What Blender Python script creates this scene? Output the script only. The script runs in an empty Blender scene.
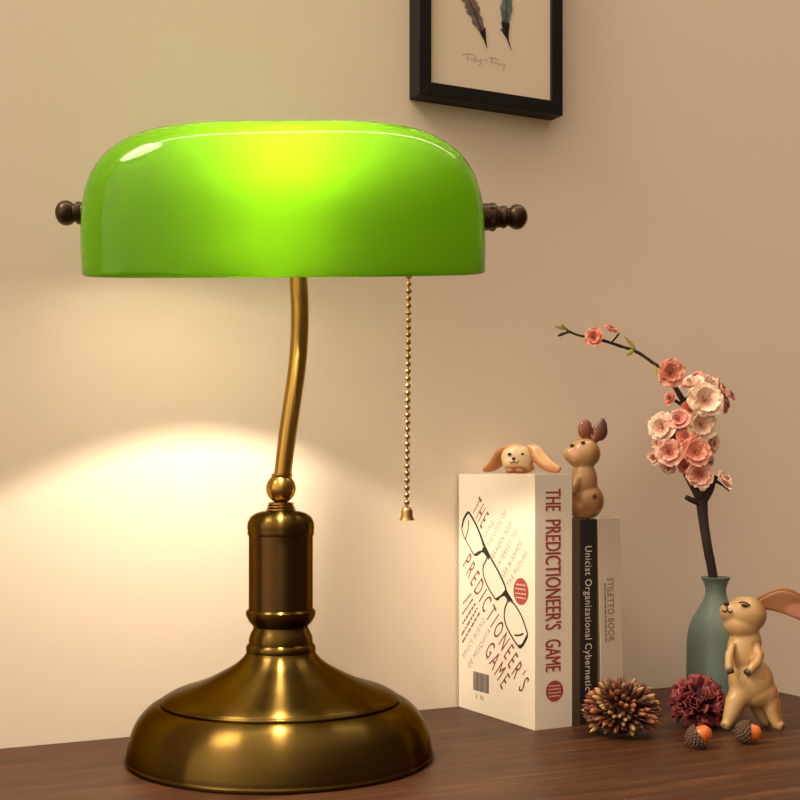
import bpy, bmesh, math, random
from mathutils import Vector, Matrix, noise
R = math.radians
S = bpy.context.scene
COL = S.collection

# ------------------------------------------------------------------ camera
F, HOR, CZ = 1250.0, 474.0, 0.183          # focal length (px of an 800 px frame), horizon row, camera height
cam = bpy.data.cameras.new('camera')
co = bpy.data.objects.new('camera', cam)
COL.objects.link(co)
cam.sensor_width = 36
cam.lens = 36 * F / 800
cam.shift_y = (HOR - 400) / 800
cam.clip_start = 0.01
co.location = (0, 0, CZ)
co.rotation_euler = (R(90), 0, 0)
S.camera = co

S.view_settings.view_transform = 'Standard'
S.view_settings.look = 'None'
S.view_settings.exposure = 0.0
S.view_settings.gamma = 1.0
S.view_settings.use_curve_mapping = False

# ------------------------------------------------------------------ world: warm room light, stronger from the upper left
w = bpy.data.worlds.new('world')
S.world = w
w.use_nodes = True
nt = w.node_tree
nt.nodes.clear()
tc = nt.nodes.new('ShaderNodeTexCoord')
dt = nt.nodes.new('ShaderNodeVectorMath'); dt.operation = 'DOT_PRODUCT'
dt.inputs[1].default_value = Vector((-0.70, 0.05, 0.62)).normalized()
mr = nt.nodes.new('ShaderNodeMapRange')
mr.inputs['From Min'].default_value = -0.45
mr.inputs['From Max'].default_value = 1.0
mr.interpolation_type = 'SMOOTHSTEP'
cr = nt.nodes.new('ShaderNodeMix'); cr.data_type = 'RGBA'
cr.inputs['A'].default_value = (0.15, 0.095, 0.060, 1)
cr.inputs['B'].default_value = (2.22, 1.76, 1.32, 1)
bg = nt.nodes.new('ShaderNodeBackground')
bg.inputs['Strength'].default_value = 1.0
wo = nt.nodes.new('ShaderNodeOutputWorld')
nt.links.new(tc.outputs['Generated'], dt.inputs[0])
nt.links.new(dt.outputs['Value'], mr.inputs['Value'])
nt.links.new(mr.outputs['Result'], cr.inputs['Factor'])
nt.links.new(cr.outputs['Result'], bg.inputs['Color'])
nt.links.new(bg.outputs[0], wo.inputs[0])


def light(name, kind, loc, energy, color, aim=None, **kw):
    l = bpy.data.lights.new(name, kind)
    l.energy = energy
    l.color = color
    for k, v in kw.items():
        setattr(l, k, v)
    o = bpy.data.objects.new(name, l)
    COL.objects.link(o)
    o.location = loc
    if aim is not None:
        d = Vector(aim) - Vector(loc)
        o.rotation_euler = d.to_track_quat('-Z', 'Y').to_euler()
    return o


# long ceiling fitting above the desk (gives the streak along the top of the shade)
cl = light('ceiling_light', 'AREA', (-0.03, 0.80, 1.75), 11.0, (1.0, 0.86, 0.68),
           shape='RECTANGLE', size=2.8, size_y=0.05)
cl.rotation_euler = (0, 0, R(25.8))

# soft fill light added high on the left, brightens that side of the wall
light('left_fill_light', 'AREA', (-0.80, 0.42, 1.30), 14.0, (1.0, 0.83, 0.66), aim=(-0.22, 0.87, 0.35),
      shape='DISK', size=0.5)

# ------------------------------------------------------------------ helpers
WD = Vector((0.9005, 0.4349, 0))           # along the wall, to the right
WN = Vector((0.4349, -0.9005, 0))          # out of the wall, to the viewer
W0 = Vector((-0.267, 0.835, 0))            # a point on the wall


def at(px, py, Y):
    return Vector(((px - 400) / F * Y, Y, CZ - (py - HOR) / F * Y))


def wall_y(px):
    k = (px - 400) / F
    return (W0.y - 0.483 * W0.x) / (1 - 0.483 * k)


class MB:
    def __init__(s):
        s.v, s.f, s.m = [], [], []

    def add(s, vs, fs, m=0):
        n = len(s.v)
        s.v += [Vector(v) for v in vs]
        s.f += [tuple(n + i for i in f) for f in fs]
        s.m += [m] * len(fs)
        return s

    def box(s, lo, hi, M=None, m=0):
        x0, y0, z0 = lo; x1, y1, z1 = hi
        vs = [Vector(c) for c in ((x0, y0, z0), (x1, y0, z0), (x1, y1, z0), (x0, y1, z0), (x0, y0, z1), (x1, y0, z1), (x1, y1, z1), (x0, y1, z1))]
        if M is not None:
            vs = [M @ v for v in vs]
        return s.add(vs, [(0, 3, 2, 1), (4, 5, 6, 7), (0, 1, 5, 4), (1, 2, 6, 5), (2, 3, 7, 6), (3, 0, 4, 7)], m)

    def lathe(s, prof, seg=48, M=None, m=0, close=True):
        vs, fs = [], []
        for r, z in prof:
            for i in range(seg):
                a = 2 * math.pi * i / seg
                vs.append(Vector((r * math.cos(a), r * math.sin(a), z)))
        n = len(prof)
        for j in range(n - 1):
            for i in range(seg):
                k = (i + 1) % seg
                fs.append((j * seg + i, j * seg + k, (j + 1) * seg + k, (j + 1) * seg + i))
        if close:
            if prof[0][0] > 1e-6: fs.append(tuple(reversed(range(seg))))
            if prof[-1][0] > 1e-6: fs.append(tuple((n - 1) * seg + i for i in range(seg)))
        if M is not None:
            vs = [M @ v for v in vs]
        return s.add(vs, fs, m)

    def tube(s, pts, rad, seg=10, m=0, cap=True):
        pts = [Vector(p) for p in pts]
        n = len(pts)
        if not hasattr(rad, '__len__'): rad = [rad] * n
        up = None
        vs, fs = [], []
        for i, p in enumerate(pts):
            t = (pts[min(i + 1, n - 1)] - pts[max(i - 1, 0)]).normalized()
            if up is None:
                up = t.orthogonal().normalized()
            up = (up - t * up.dot(t))
            up = up.normalized() if up.length > 1e-6 else t.orthogonal().normalized()
            b = t.cross(up)
            for k in range(seg):
                a = 2 * math.pi * k / seg
                vs.append(p + (up * math.cos(a) + b * math.sin(a)) * rad[i])
        for i in range(n - 1):
            for k in range(seg):
                q = (k + 1) % seg
                fs.append((i * seg + k, i * seg + q, (i + 1) * seg + q, (i + 1) * seg + k))
        if cap:
            fs.append(tuple(reversed(range(seg))))
            fs.append(tuple((n - 1) * seg + k for k in range(seg)))
        return s.add(vs, fs, m)

    def ball(s, c, r, M=None, u=24, v=14, m=0):
        c = Vector(c)
        if not hasattr(r, '__len__'): r = (r, r, r)
        vs = [Vector((0, 0, -r[2]))]
        for j in range(1, v):
            t = math.pi * j / v - math.pi / 2
            for i in range(u):
                a = 2 * math.pi * i / u
                vs.append(Vector((r[0] * math.cos(t) * math.cos(a), r[1] * math.cos(t) * math.sin(a), r[2] * math.sin(t))))
        vs.append(Vector((0, 0, r[2])))
        fs = []
        for i in range(u):
            k = (i + 1) % u
            fs.append((0, 1 + k, 1 + i))
            for j in range(v - 2):
                a = 1 + j * u
                fs.append((a + i, a + k, a + u + k, a + u + i))
            a = 1 + (v - 2) * u
            fs.append((a + i, a + k, len(vs) - 1))
        vs = [(M @ p if M is not None else p) + c for p in vs]
        return s.add(vs, fs, m)

    def build(s, name, mat, parent=None, smooth=True, loc=None, bevel=0, auto=None):
        me = bpy.data.meshes.new(name)
        o = bpy.data.objects.new(name, me)
        COL.objects.link(o)
        L = Vector(loc) if loc is not None else Vector((0, 0, 0))
        me.from_pydata([v - L for v in s.v], [], s.f)
        mats = mat if isinstance(mat, (list, tuple)) else [mat]
        for q in mats: me.materials.append(q)
        for p, i in zip(me.polygons, s.m):
            p.material_index = i
            p.use_smooth = smooth
        me.update()
        if smooth and auto:
            bm = bmesh.new(); bm.from_mesh(me)
            for e in bm.edges:
                if len(e.link_faces) == 2 and e.calc_face_angle(0) > R(auto):
                    e.smooth = False
            bm.to_mesh(me); bm.free()
        if bevel:
            b = o.modifiers.new('bevel', 'BEVEL'); b.width = bevel; b.segments = 3; b.limit_method = 'ANGLE'
        o.location = L
        if parent is not None:
            o.parent = parent
            o.location = L - world_loc(parent)
        return o


def world_loc(o):
    v = Vector(o.location)
    while o.parent:
        o = o.parent
        v += o.location
    return v


def thing(name, label, cat, loc=(0, 0, 0), group=None):
    o = bpy.data.objects.new(name, None)
    COL.objects.link(o)
    o.empty_display_size = 0.01
    o.location = loc
    return tag(o, label, cat, group)


def tag(o, label=None, cat=None, group=None, kind=None):
    if label: o['label'] = label
    if cat: o['category'] = cat
    if group: o['group'] = group
    if kind: o['kind'] = kind
    return o


# ------------------------------------------------------------------ materials
def mat(name, color=(.5, .5, .5), rough=.5, metal=0., coat=0., spec=.5, bump=0, bscale=50, var=0, vscale=30, color2=None):
    m = bpy.data.materials.new(name)
    m.use_nodes = True
    n = m.node_tree
    b = n.nodes['Principled BSDF']
    b.inputs['Base Color'].default_value = (*color, 1)
    b.inputs['Roughness'].default_value = rough
    b.inputs['Metallic'].default_value = metal
    b.inputs['Coat Weight'].default_value = coat
    b.inputs['Specular IOR Level'].default_value = spec
    t = n.nodes.new('ShaderNodeTexCoord')
    if var or color2:
        z = n.nodes.new('ShaderNodeTexNoise'); z.inputs['Scale'].default_value = vscale; z.inputs['Detail'].default_value = 4
        x = n.nodes.new('ShaderNodeMix'); x.data_type = 'RGBA'
        x.inputs['A'].default_value = (*color, 1)
        c2 = color2 if color2 else tuple(c * (1 - var) for c in color)
        x.inputs['B'].default_value = (*c2, 1)
        n.links.new(t.outputs['Object'], z.inputs['Vector'])
        n.links.new(z.outputs['Fac'], x.inputs['Factor'])
        n.links.new(x.outputs['Result'], b.inputs['Base Color'])
    if bump:
        z2 = n.nodes.new('ShaderNodeTexNoise'); z2.inputs['Scale'].default_value = bscale; z2.inputs['Detail'].default_value = 5
        bp = n.nodes.new('ShaderNodeBump'); bp.inputs['Strength'].default_value = bump; bp.inputs['Distance'].default_value = 0.001
        n.links.new(t.outputs['Object'], z2.inputs['Vector'])
        n.links.new(z2.outputs['Fac'], bp.inputs['Height'])
        n.links.new(bp.outputs['Normal'], b.inputs['Normal'])
    return m


def brass_mat(name, color, rough, aniso):
    m = mat(name, color, rough, 1.0, var=.25, vscale=25)
    b = m.node_tree.nodes['Principled BSDF']
    if aniso:
        b.inputs['Anisotropic'].default_value = aniso; b.inputs['Specular Tint'].default_value = (.42, .37, .28, 1); b.inputs['Anisotropic Rotation'].default_value = .25
        tg = m.node_tree.nodes.new('ShaderNodeTangent'); tg.direction_type = 'RADIAL'; tg.axis = 'Z'
        m.node_tree.links.new(tg.outputs[0], b.inputs['Tangent'])
    return m


def attr_mat(name, rough=.35, coat=.3, bump=0):
    m = mat(name, rough=rough, coat=coat, bump=bump, bscale=200)
    a = m.node_tree.nodes.new('ShaderNodeAttribute'); a.attribute_name = 'paint'
    m.node_tree.links.new(a.outputs['Color'], m.node_tree.nodes['Principled BSDF'].inputs['Base Color'])
    return m


def radial_mat(name, c0, c1, r0, r1, rough=.6, trans=0.0):
    """colour runs from c0 at the object's origin to c1 at its rim"""
    m = mat(name, rough=rough)
    n = m.node_tree
    b = n.nodes['Principled BSDF']
    t = n.nodes.new('ShaderNodeTexCoord')
    l = n.nodes.new('ShaderNodeVectorMath'); l.operation = 'LENGTH'
    g = n.nodes.new('ShaderNodeMapRange'); g.inputs['From Min'].default_value = r0; g.inputs['From Max'].default_value = r1
    x = n.nodes.new('ShaderNodeMix'); x.data_type = 'RGBA'
    x.inputs['A'].default_value = (*c0, 1); x.inputs['B'].default_value = (*c1, 1)
    n.links.new(t.outputs['Object'], l.inputs[0])
    n.links.new(l.outputs['Value'], g.inputs['Value'])
    n.links.new(g.outputs['Result'], x.inputs['Factor'])
    n.links.new(x.outputs['Result'], b.inputs['Base Color'])
    return m


def wood_mat():
    m = mat('dark_wood', rough=.45, spec=.22)
    n = m.node_tree
    b = n.nodes['Principled BSDF']
    t = n.nodes.new('ShaderNodeTexCoord')
    mp = n.nodes.new('ShaderNodeMapping')
    mp.inputs['Rotation'].default_value = (0, 0, -R(8))
    mp.inputs['Scale'].default_value = (2.2, 34, 20)
    z = n.nodes.new('ShaderNodeTexNoise'); z.inputs['Scale'].default_value = 3.0; z.inputs['Detail'].default_value = 8; z.inputs['Roughness'].default_value = .62; z.inputs['Distortion'].default_value = .8
    mp2 = n.nodes.new('ShaderNodeMapping'); mp2.inputs['Scale'].default_value = (5, 160, 60)
    z2 = n.nodes.new('ShaderNodeTexNoise'); z2.inputs['Scale'].default_value = 4; z2.inputs['Detail'].default_value = 5
    r = n.nodes.new('ShaderNodeValToRGB')
    e = r.color_ramp.elements
    e[0].position = .28; e[0].color = (0.034, 0.011, 0.005, 1)
    e[1].position = .72; e[1].color = (0.130, 0.052, 0.019, 1)
    q = e.new(.5); q.color = (0.060, 0.021, 0.008, 1)
    mx = n.nodes.new('ShaderNodeMix'); mx.data_type = 'RGBA'; mx.blend_type = 'MULTIPLY'; mx.inputs['Factor'].default_value = .55
    bp = n.nodes.new('ShaderNodeBump'); bp.inputs['Strength'].default_value = .25; bp.inputs['Distance'].default_value = .0006
    L = n.links.new
    L(t.outputs['Object'], mp.inputs[0]); L(t.outputs['Object'], mp2.inputs[0])
    L(mp.outputs[0], z.inputs['Vector']); L(mp2.outputs[0], z2.inputs['Vector'])
    L(z.outputs['Fac'], r.inputs[0]); L(r.outputs[0], mx.inputs['A'])
    r2 = n.nodes.new('ShaderNodeValToRGB'); r2.color_ramp.elements[0].position = .35; r2.color_ramp.elements[0].color = (.45, .45, .45, 1); r2.color_ramp.elements[1].position = .6
    L(z2.outputs['Fac'], r2.inputs[0]); L(r2.outputs[0], mx.inputs['B'])
    L(mx.outputs['Result'], b.inputs['Base Color'])
    L(z2.outputs['Fac'], bp.inputs['Height']); L(bp.outputs[0], b.inputs['Normal'])
    return m


def glass_mat(name, color, tw, rough, gloss):
    """cased glass: lets the bulb glow through, diffuses, and shines on the outside"""
    m = bpy.data.materials.new(name); m.use_nodes = True
    n = m.node_tree; n.nodes.clear()
    o = n.nodes.new('ShaderNodeOutputMaterial')
    d = n.nodes.new('ShaderNodeBsdfDiffuse'); t = n.nodes.new('ShaderNodeBsdfTranslucent')
    d.inputs[0].default_value = (*color, 1); t.inputs[0].default_value = (*color, 1)
    a = n.nodes.new('ShaderNodeMixShader'); a.inputs[0].default_value = tw
    n.links.new(d.outputs[0], a.inputs[1]); n.links.new(t.outputs[0], a.inputs[2])
    out = a
    if gloss:
        g = n.nodes.new('ShaderNodeBsdfGlossy'); g.inputs['Roughness'].default_value = rough
        f = n.nodes.new('ShaderNodeFresnel'); f.inputs[0].default_value = 1.38
        b = n.nodes.new('ShaderNodeMixShader')
        n.links.new(f.outputs[0], b.inputs[0]); n.links.new(a.outputs[0], b.inputs[1]); n.links.new(g.outputs[0], b.inputs[2])
        out = b
    n.links.new(out.outputs[0], o.inputs[0])
    return m


MAT = {
    'wall': mat('wall_paint', (0.83, 0.715, 0.59), .9, bump=.12, bscale=60, var=.03, vscale=4, spec=.1),
    'floor': mat('floor_boards', (0.22, 0.13, 0.08), .6, var=.3),
    'wood': wood_mat(),
    'brass': brass_mat('antique_brass', (0.125, 0.078, 0.019), .24, .97),
    'brass_light': brass_mat('brass_tube', (0.48, 0.295, 0.065), .21, .75),
    'brass_dark': brass_mat('brass_column', (0.115, 0.064, 0.022), .28, .9),
    'bronze': mat('dark_bronze', (0.055, 0.032, 0.018), .35, .8),
    'chain': mat('chain_brass', (0.42, 0.26, 0.10), .3, 1.0),
    'glass_out': glass_mat('green_glass', (0.135, 0.37, 0.004), .62, .04, True),
    'glass_in': glass_mat('white_cased_glass', (0.86, 0.86, 0.80), .55, .3, False),
    'frame': mat('black_frame', (0.006, 0.005, 0.005), .5, spec=.25),
    'paper': mat('art_paper', (0.76, 0.64, 0.50), .85, var=.04, vscale=20),
    'ink': mat('grey_ink', (0.22, 0.17, 0.14), .9),
    'feather_brown': mat('feather_brown', (0.30, 0.22, 0.19), .9, color2=(0.07, 0.045, 0.045), vscale=160),
    'feather_teal': mat('feather_teal', (0.20, 0.28, 0.25), .9, color2=(0.05, 0.07, 0.07), vscale=130),
    'feather_dark': mat('feather_tip', (0.02, 0.017, 0.02), .9),
    'cover': mat('book_cover_cream', (0.88, 0.79, 0.67), .45, spec=.3),
    'pages': mat('book_pages', (0.72, 0.64, 0.50), .8),
    'red': mat('title_red', (0.36, 0.05, 0.04), .5),
    'badge': mat('badge_red', (0.42, 0.06, 0.05), .5),
    'black': mat('print_black', (0.02, 0.018, 0.018), .5),
    'brownink': mat('print_brown', (0.22, 0.05, 0.04), .5),
    'greyink': mat('print_grey', (0.17, 0.14, 0.13), .5),
    'white': mat('print_white', (0.85, 0.80, 0.72), .5),
    'olive': mat('olive_cloth', (0.105, 0.078, 0.038), .6),
    'blackbook': mat('black_cover', (0.020, 0.016, 0.015), .4),
    'whitebook': mat('pale_cover', (0.64, 0.54, 0.43), .5),
    'vase': mat('vase_glaze', (0.165, 0.225, 0.195), .55, coat=.05, bump=.1, bscale=300, var=.15, vscale=30),
    'bark': mat('bark', (0.028, 0.014, 0.010), .8, bump=.8, bscale=300),
    'leaf': mat('young_leaf', (0.36, 0.36, 0.07), .6),
    'rabbit': attr_mat('painted_resin'),
    'eye': mat('eye_paint', (0.03, 0.015, 0.01), .3),
    'stamen': mat('stamen', (0.62, 0.42, 0.16), .7),
    'anther': mat('anther', (0.07, 0.035, 0.04), .7),
    'nut': mat('acorn_nut', (0.66, 0.075, 0.012), .35, coat=.3, color2=(0.60, 0.17, 0.02), vscale=60),
    'cup': mat('acorn_cup', (0.13, 0.075, 0.045), .8, color2=(0.06, 0.03, 0.02), vscale=300),
}

# ------------------------------------------------------------------ structure
wb = MB()
M = Matrix(((WD.x, WN.x, 0, W0.x), (WD.y, WN.y, 0, W0.y), (0, 0, 1, 0), (0, 0, 0, 1)))    # x along wall, y out of wall
wb.box((-3.2, -0.08, -0.75), (2.4, 0.0, 2.1), M)
tag(wb.build('wall_back', MAT['wall'], smooth=False), kind='structure')
fb = MB(); fb.box((-3.2, 0.0, -0.79), (2.4, 2.6, -0.75), M)
tag(fb.build('floor', MAT['floor'], smooth=False), kind='structure')

# ------------------------------------------------------------------ desk (its right end stops short along the wall)
Yc = wall_y(731)
endt = (Vector(((731 - 400) / F * Yc, Yc, 0)) - W0).dot(WD)
desk = thing('desk', 'dark brown wooden desk whose top runs along the wall under everything', 'desk', M @ Vector((0, .4, -0.75)))
tb = MB(); tb.box((-1.25, 0.0012, -0.028), (endt, 0.70, 0.0), M)
top = tb.build('desktop', MAT['wood'], None, smooth=False, bevel=.0012)
# orient so that the grain runs along the wall
me = top.data
me.transform(M.inverted()); top.matrix_world = M
top.parent = desk; top.matrix_parent_inverse = Matrix.Translation(desk.location).inverted()
for lx in (-1.19, endt - .06):
    for ly in (.04, .66):
        lb = MB(); lb.box((lx - .025, ly - .025, -0.75), (lx + .025, ly + .025, -0.028), M)
        lb.build('leg', MAT['wood'], desk, smooth=False, bevel=.002)
ab = MB(); ab.box((-1.165, .055, -.10), (endt - .085, .075, -.028), M); ab.box((-1.165, .625, -.10), (endt - .085, .645, -.028), M)
ab.build('apron', MAT['wood'], desk, smooth=False)

# ------------------------------------------------------------------ banker's lamp
LX, LY = -0.0773, 0.811
PX = LY / F


def lz(py): return CZ - (py - HOR) * PX


lamp = thing('desk_lamp', 'brass banker desk lamp with glowing green glass shade and bead pull chain', 'lamp', (LX, LY, 0))
ML = Matrix.Translation((LX, LY, 0))


def smooth_prof(pts, n=6):
    """Catmull-Rom through (r, z) points"""
    out = []
    for i in range(len(pts) - 1):
        p0 = pts[max(i - 1, 0)]; p1 = pts[i]; p2 = pts[i + 1]; p3 = pts[min(i + 2, len(pts) - 1)]
        for k in range(n):
            t = k / n
            out.append(tuple(.5 * ((2 * b) + (c - a) * t + (2 * a - 5 * b + 4 * c - d) * t * t + (-a + 3 * b - 3 * c + d) * t ** 3)
                             for a, b, c, d in zip(p0, p1, p2, p3)))
    out.append(pts[-1])
    return out


base_px = [(34, 651), (37, 656), (46, 664), (60, 672), (76, 680), (92, 686), (106, 690.5), (115, 695), (117.6, 698), (117.8, 699.5)]
low_px = [(117.8, 700), (124, 701), (133, 707), (142, 718), (148, 732), (151, 745), (151.6, 751)]
bp_ = [(0, lz(650))] + [(r * PX, lz(y)) for r, y in smooth_prof(base_px)] + [(r * PX, lz(y)) for r, y in smooth_prof(low_px)]
bp_ += [(.0990, .0022), (.0988, .0008), (.0975, 0.0), (0, 0.0)]
b = MB(); b.lathe(bp_, 96, ML)
base = b.build('base', MAT['brass'], lamp, loc=(LX, LY, 0), auto=35)

# bead line around the foot of the bell
rb = MB()
ring = lambda mb, r, y, t: mb.lathe([(r * PX + t * math.cos(a) * PX, lz(y) + t * math.sin(a) * PX) for a in [2 * math.pi * k / 10 for k in range(11)]], 72, ML, close=False)
ring(rb, 117.2, 698.6, 1.9)
rb.build('moulding', MAT['brass'], base, loc=(LX, LY, 0))

c = MB()
c.lathe([(r * PX, lz(y)) for r, y in [(0, 653), (33.5, 653), (34.8, 650), (34.8, 646.5), (33.4, 644), (31.8, 643), (32, 640), (31.2, 636), (29.6, 632), (27.6, 628.6), (27.2, 626.6), (28.4, 624.5), (31.5, 621), (33.4, 617.5), (34.8, 614), (34.8, 611), (33, 609), (0, 609)]], 64, ML)
c.build('lower_collar', MAT['brass'], lamp, loc=(LX, LY, 0), auto=40)
c = MB()
c.lathe([(0, lz(609.5)), (32 * PX, lz(609.5)), (32 * PX, lz(535)), (0, lz(535))], 64, ML)
c.build('column', MAT['brass_dark'], lamp, loc=(LX, LY, 0), auto=40)
c = MB()
c.lathe([(r * PX, lz(y)) for r, y in [(0, 535.5), (32.5, 535.5), (33.5, 533), (33, 530.5), (33.6, 528), (33, 522), (30, 516.5), (25, 513), (18, 511), (0, 511)]], 64, ML)
c.build('upper_collar', MAT['brass'], lamp, loc=(LX, LY, 0), auto=50)
c = MB()
pf = []
for k, (r, y) in enumerate([(15, 509.5), (14, 506.5), (13, 503.7)]):
    pf += [((r - 1.6) * PX, lz(y + 1.6)), (r * PX, lz(y + .6)), (r * PX, lz(y - .6)), ((r - 1.6) * PX, lz(y - 1.5))]
c.lathe([(0, lz(511.2))] + pf + [(0, lz(502))], 40, ML)
c.ball((LX, LY, lz(488.5)), 14.9 * PX, u=40, v=24)
c.lathe([(9.5 * PX, lz(478)), (10.6 * PX, lz(476)), (10.4 * PX, lz(473.5)), (8 * PX, lz(473))], 32, Matrix.Translation((LX + 1 * PX, LY, 0)), close=False)
c.build('swivel_ball', MAT['brass_light'], lamp, loc=(LX, LY, lz(488)), auto=50)

# curved stem, rising into the shade
SY = 0.795                                 # depth of the shade's axis
SXc = (286.8 - 400) / F * SY
stem_pts = [(282, 480, 0), (284.4, 459, 0), (287.5, 435, 0), (290.8, 412, 0), (294, 390, 0), (296.6, 371, 0), (298.6, 350, 0), (299.8, 325, -.002), (299.5, 300, -.004), (298, 275, -.007), (295, 252, -.011), (292, 237, -.014)]
sp = [((x - 400) / F * (LY + d), LY + d, CZ - (y - HOR) / F * (LY + d)) for x, y, d in stem_pts]
sp = [Vector(q) for q in smooth_prof([tuple(q) for q in sp], 4)]
s = MB(); s.tube(sp, 8.7 * PX, 28)
s.build('stem', MAT['brass_light'], lamp, loc=sp[0])

# shade
TILT = R(12)
a_, b_, h_ = 0.1256, 0.057, 0.0932
ZC = 0.3108
SC = Vector((SXc, SY, ZC))
MS = Matrix.Translation(SC) @ Matrix.Rotation(R(-0.35), 4, 'Y') @ Matrix.Rotation(TILT, 4, 'X')


def shade_shell(a, b, h, z0, nu=88, nv=40):
    rows = []
    for j in range(nv + 1):
        th = math.pi / 2 * j / nv
        row = []
        for i in range(nu if j < nv else 1):
            ph = 2 * math.pi * i / nu
            dx, dy, dz = math.cos(ph) * math.cos(th), math.sin(ph) * math.cos(th), math.sin(th)
            n1, n2 = 3.75, 3.4
            q = (abs(dy) ** n2 + abs(dz) ** n2) ** (n1 / n2)
            k = (abs(dx) ** n1 + q) ** (-1 / n1)
            row.append(Vector((a * dx * k, b * dy * k, h * dz * k + z0)))
        rows.append(row)
    return rows


def add_rows(mb, rows, flip, m):
    vs = [v for r in rows for v in r]; nu = len(rows[0]); nv = len(rows) - 1
    fs = []
    for j in range(nv - 1):
        for i in range(nu):
            k = (i + 1) % nu
            f = (j * nu + i, j * nu + k, (j + 1) * nu + k, (j + 1) * nu + i)
            fs.append(tuple(reversed(f)) if flip else f)
    tp = len(vs) - 1
    for i in range(nu):
        k = (i + 1) % nu
        f = ((nv - 1) * nu + i, (nv - 1) * nu + k, tp)
        fs.append(tuple(reversed(f)) if flip else f)
    mb.add([MS @ v for v in vs], fs, m)


sh = MB()
ro = shade_shell(a_, b_, h_, 0); ri = shade_shell(a_ - .003, b_ - .003, h_ - .003, 0)
add_rows(sh, ro, False, 0)
n0 = len(sh.v)
add_rows(sh, ri, True, 1)
nu = len(ro[0])
for i in range(nu):
    k = (i + 1) % nu
    sh.f.append((i, n0 + i, n0 + k, k)); sh.m.append(0)
shade = sh.build('lamp_shade', [MAT['glass_out'], MAT['glass_in']], lamp, loc=SC)
ss = shade.modifiers.new('smooth', 'SUBSURF'); ss.levels = 2; ss.render_levels = 2

# crossbar with socket inside the shade, end bosses and knobs
BZ = CZ - (215.5 - HOR) / F * SY
bar = MB()
bar.tube([(SXc - .128, SY, BZ + .0006), (SXc + .128, SY, BZ - .0010)], .0035, 12)
bar.tube([(sp[-1].x, sp[-1].y, sp[-1].z - .004), (sp[-1].x - .002, SY, BZ)], .0050, 14)
bar.build('crossbar', MAT['bronze'], lamp, loc=(SXc, SY, BZ))
for sgn, px_end, yy in ((-1, 56, 213), (1, 527, 217)):
    z = CZ - (yy - HOR) / F * SY
    x_in = SXc + sgn * (.1225)
    x_out = (px_end - 400) / F * SY
    L = abs(x_out - x_in)
    Mk = Matrix.Translation((x_in, SY, z)) @ Matrix.Rotation(sgn * R(90), 4, 'Y')
    u = PX
    kb = MB()
    kb.lathe([(0, 0), (.0085, 0), (.0085, L - 31 * u), (11 * u, L - 30 * u), (10 * u, L - 26 * u), (11 * u, L - 24.5 * u), (11 * u, L - 21 * u), (9 * u, L - 19.5 * u), (9 * u, L - 18 * u)]
             + [(12.3 * u * math.sin(t) if t < 3.1 else 0, L - 10 * u - 10.6 * u * math.cos(t)) for t in [.7 + k * .2035 for k in range(13)]], 32, Mk)
    kn = kb.build('knob', MAT['bronze'], lamp, loc=(x_in, SY, z), auto=45)
    nb = MB()
    nb.lathe([(0, L - 37 * u), (13 * u, L - 37 * u), (14 * u, L - 35.5 * u), (14 * u, L - 32.5 * u), (13 * u, L - 31 * u), (0, L - 31 * u)], 6 if sgn > 0 else 24, Mk)
    nb.build('nut', MAT['bronze'], kn, loc=(x_in, SY, z), smooth=False)

# bulb and its light: the bulb throws a cone down on the desk and wall, and lights the shade from inside
BC = Vector((SXc - .004, .772, .333))
bm_ = bpy.data.materials.new('frosted_bulb'); bm_.use_nodes = True
n = bm_.node_tree; n.nodes.clear()
o_ = n.nodes.new('ShaderNodeOutputMaterial'); e_ = n.nodes.new('ShaderNodeEmission'); t_ = n.nodes.new('ShaderNodeBsdfTransparent'); x_ = n.nodes.new('ShaderNodeMixShader')
e_.inputs[0].default_value = (1, .85, .6, 1); e_.inputs[1].default_value = 45.0
x_.inputs[0].default_value = .12
n.links.new(t_.outputs[0], x_.inputs[1]); n.links.new(e_.outputs[0], x_.inputs[2]); n.links.new(x_.outputs[0], o_.inputs[0])
bb = MB()
bb.lathe(smooth_prof([(0.0, -.034), (.014, -.030), (.0235, -.018), (.026, 0), (.0235, .014), (.016, .026), (.0125, .036)], 4), 32,
         Matrix.Translation(BC) @ Matrix.Rotation(R(90), 4, 'Y'))
bb.build('bulb', bm_, lamp, loc=BC)
sk = MB(); sk.lathe([(0, .034), (.0135, .034), (.015, .040), (.015, .062), (.008, .066), (0, .066)], 28, Matrix.Translation(BC) @ Matrix.Rotation(R(90), 4, 'Y'))
sk.build('socket', MAT['bronze'], lamp, loc=BC + Vector((.05, 0, 0)), auto=40)
sd = light('bulb_light', 'SPOT', BC + Vector((0, -.008, -.025)), 3.3, (1.0, .86, .66), aim=BC + Vector((0, 0, -1)),
           spot_size=R(112.5), spot_blend=.04, shadow_soft_size=.012)
su = light('bulb_glow', 'SPOT', BC + Vector((.010, .012, .022)), 1.85, (1.0, .86, .60), aim=BC + Vector((0, -.45, 1)),
           spot_size=R(170), spot_blend=.5, shadow_soft_size=.012)
for q in (sd, su):
    q.parent = lamp; q.location = Vector(q.location) - Vector(lamp.location)

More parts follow.
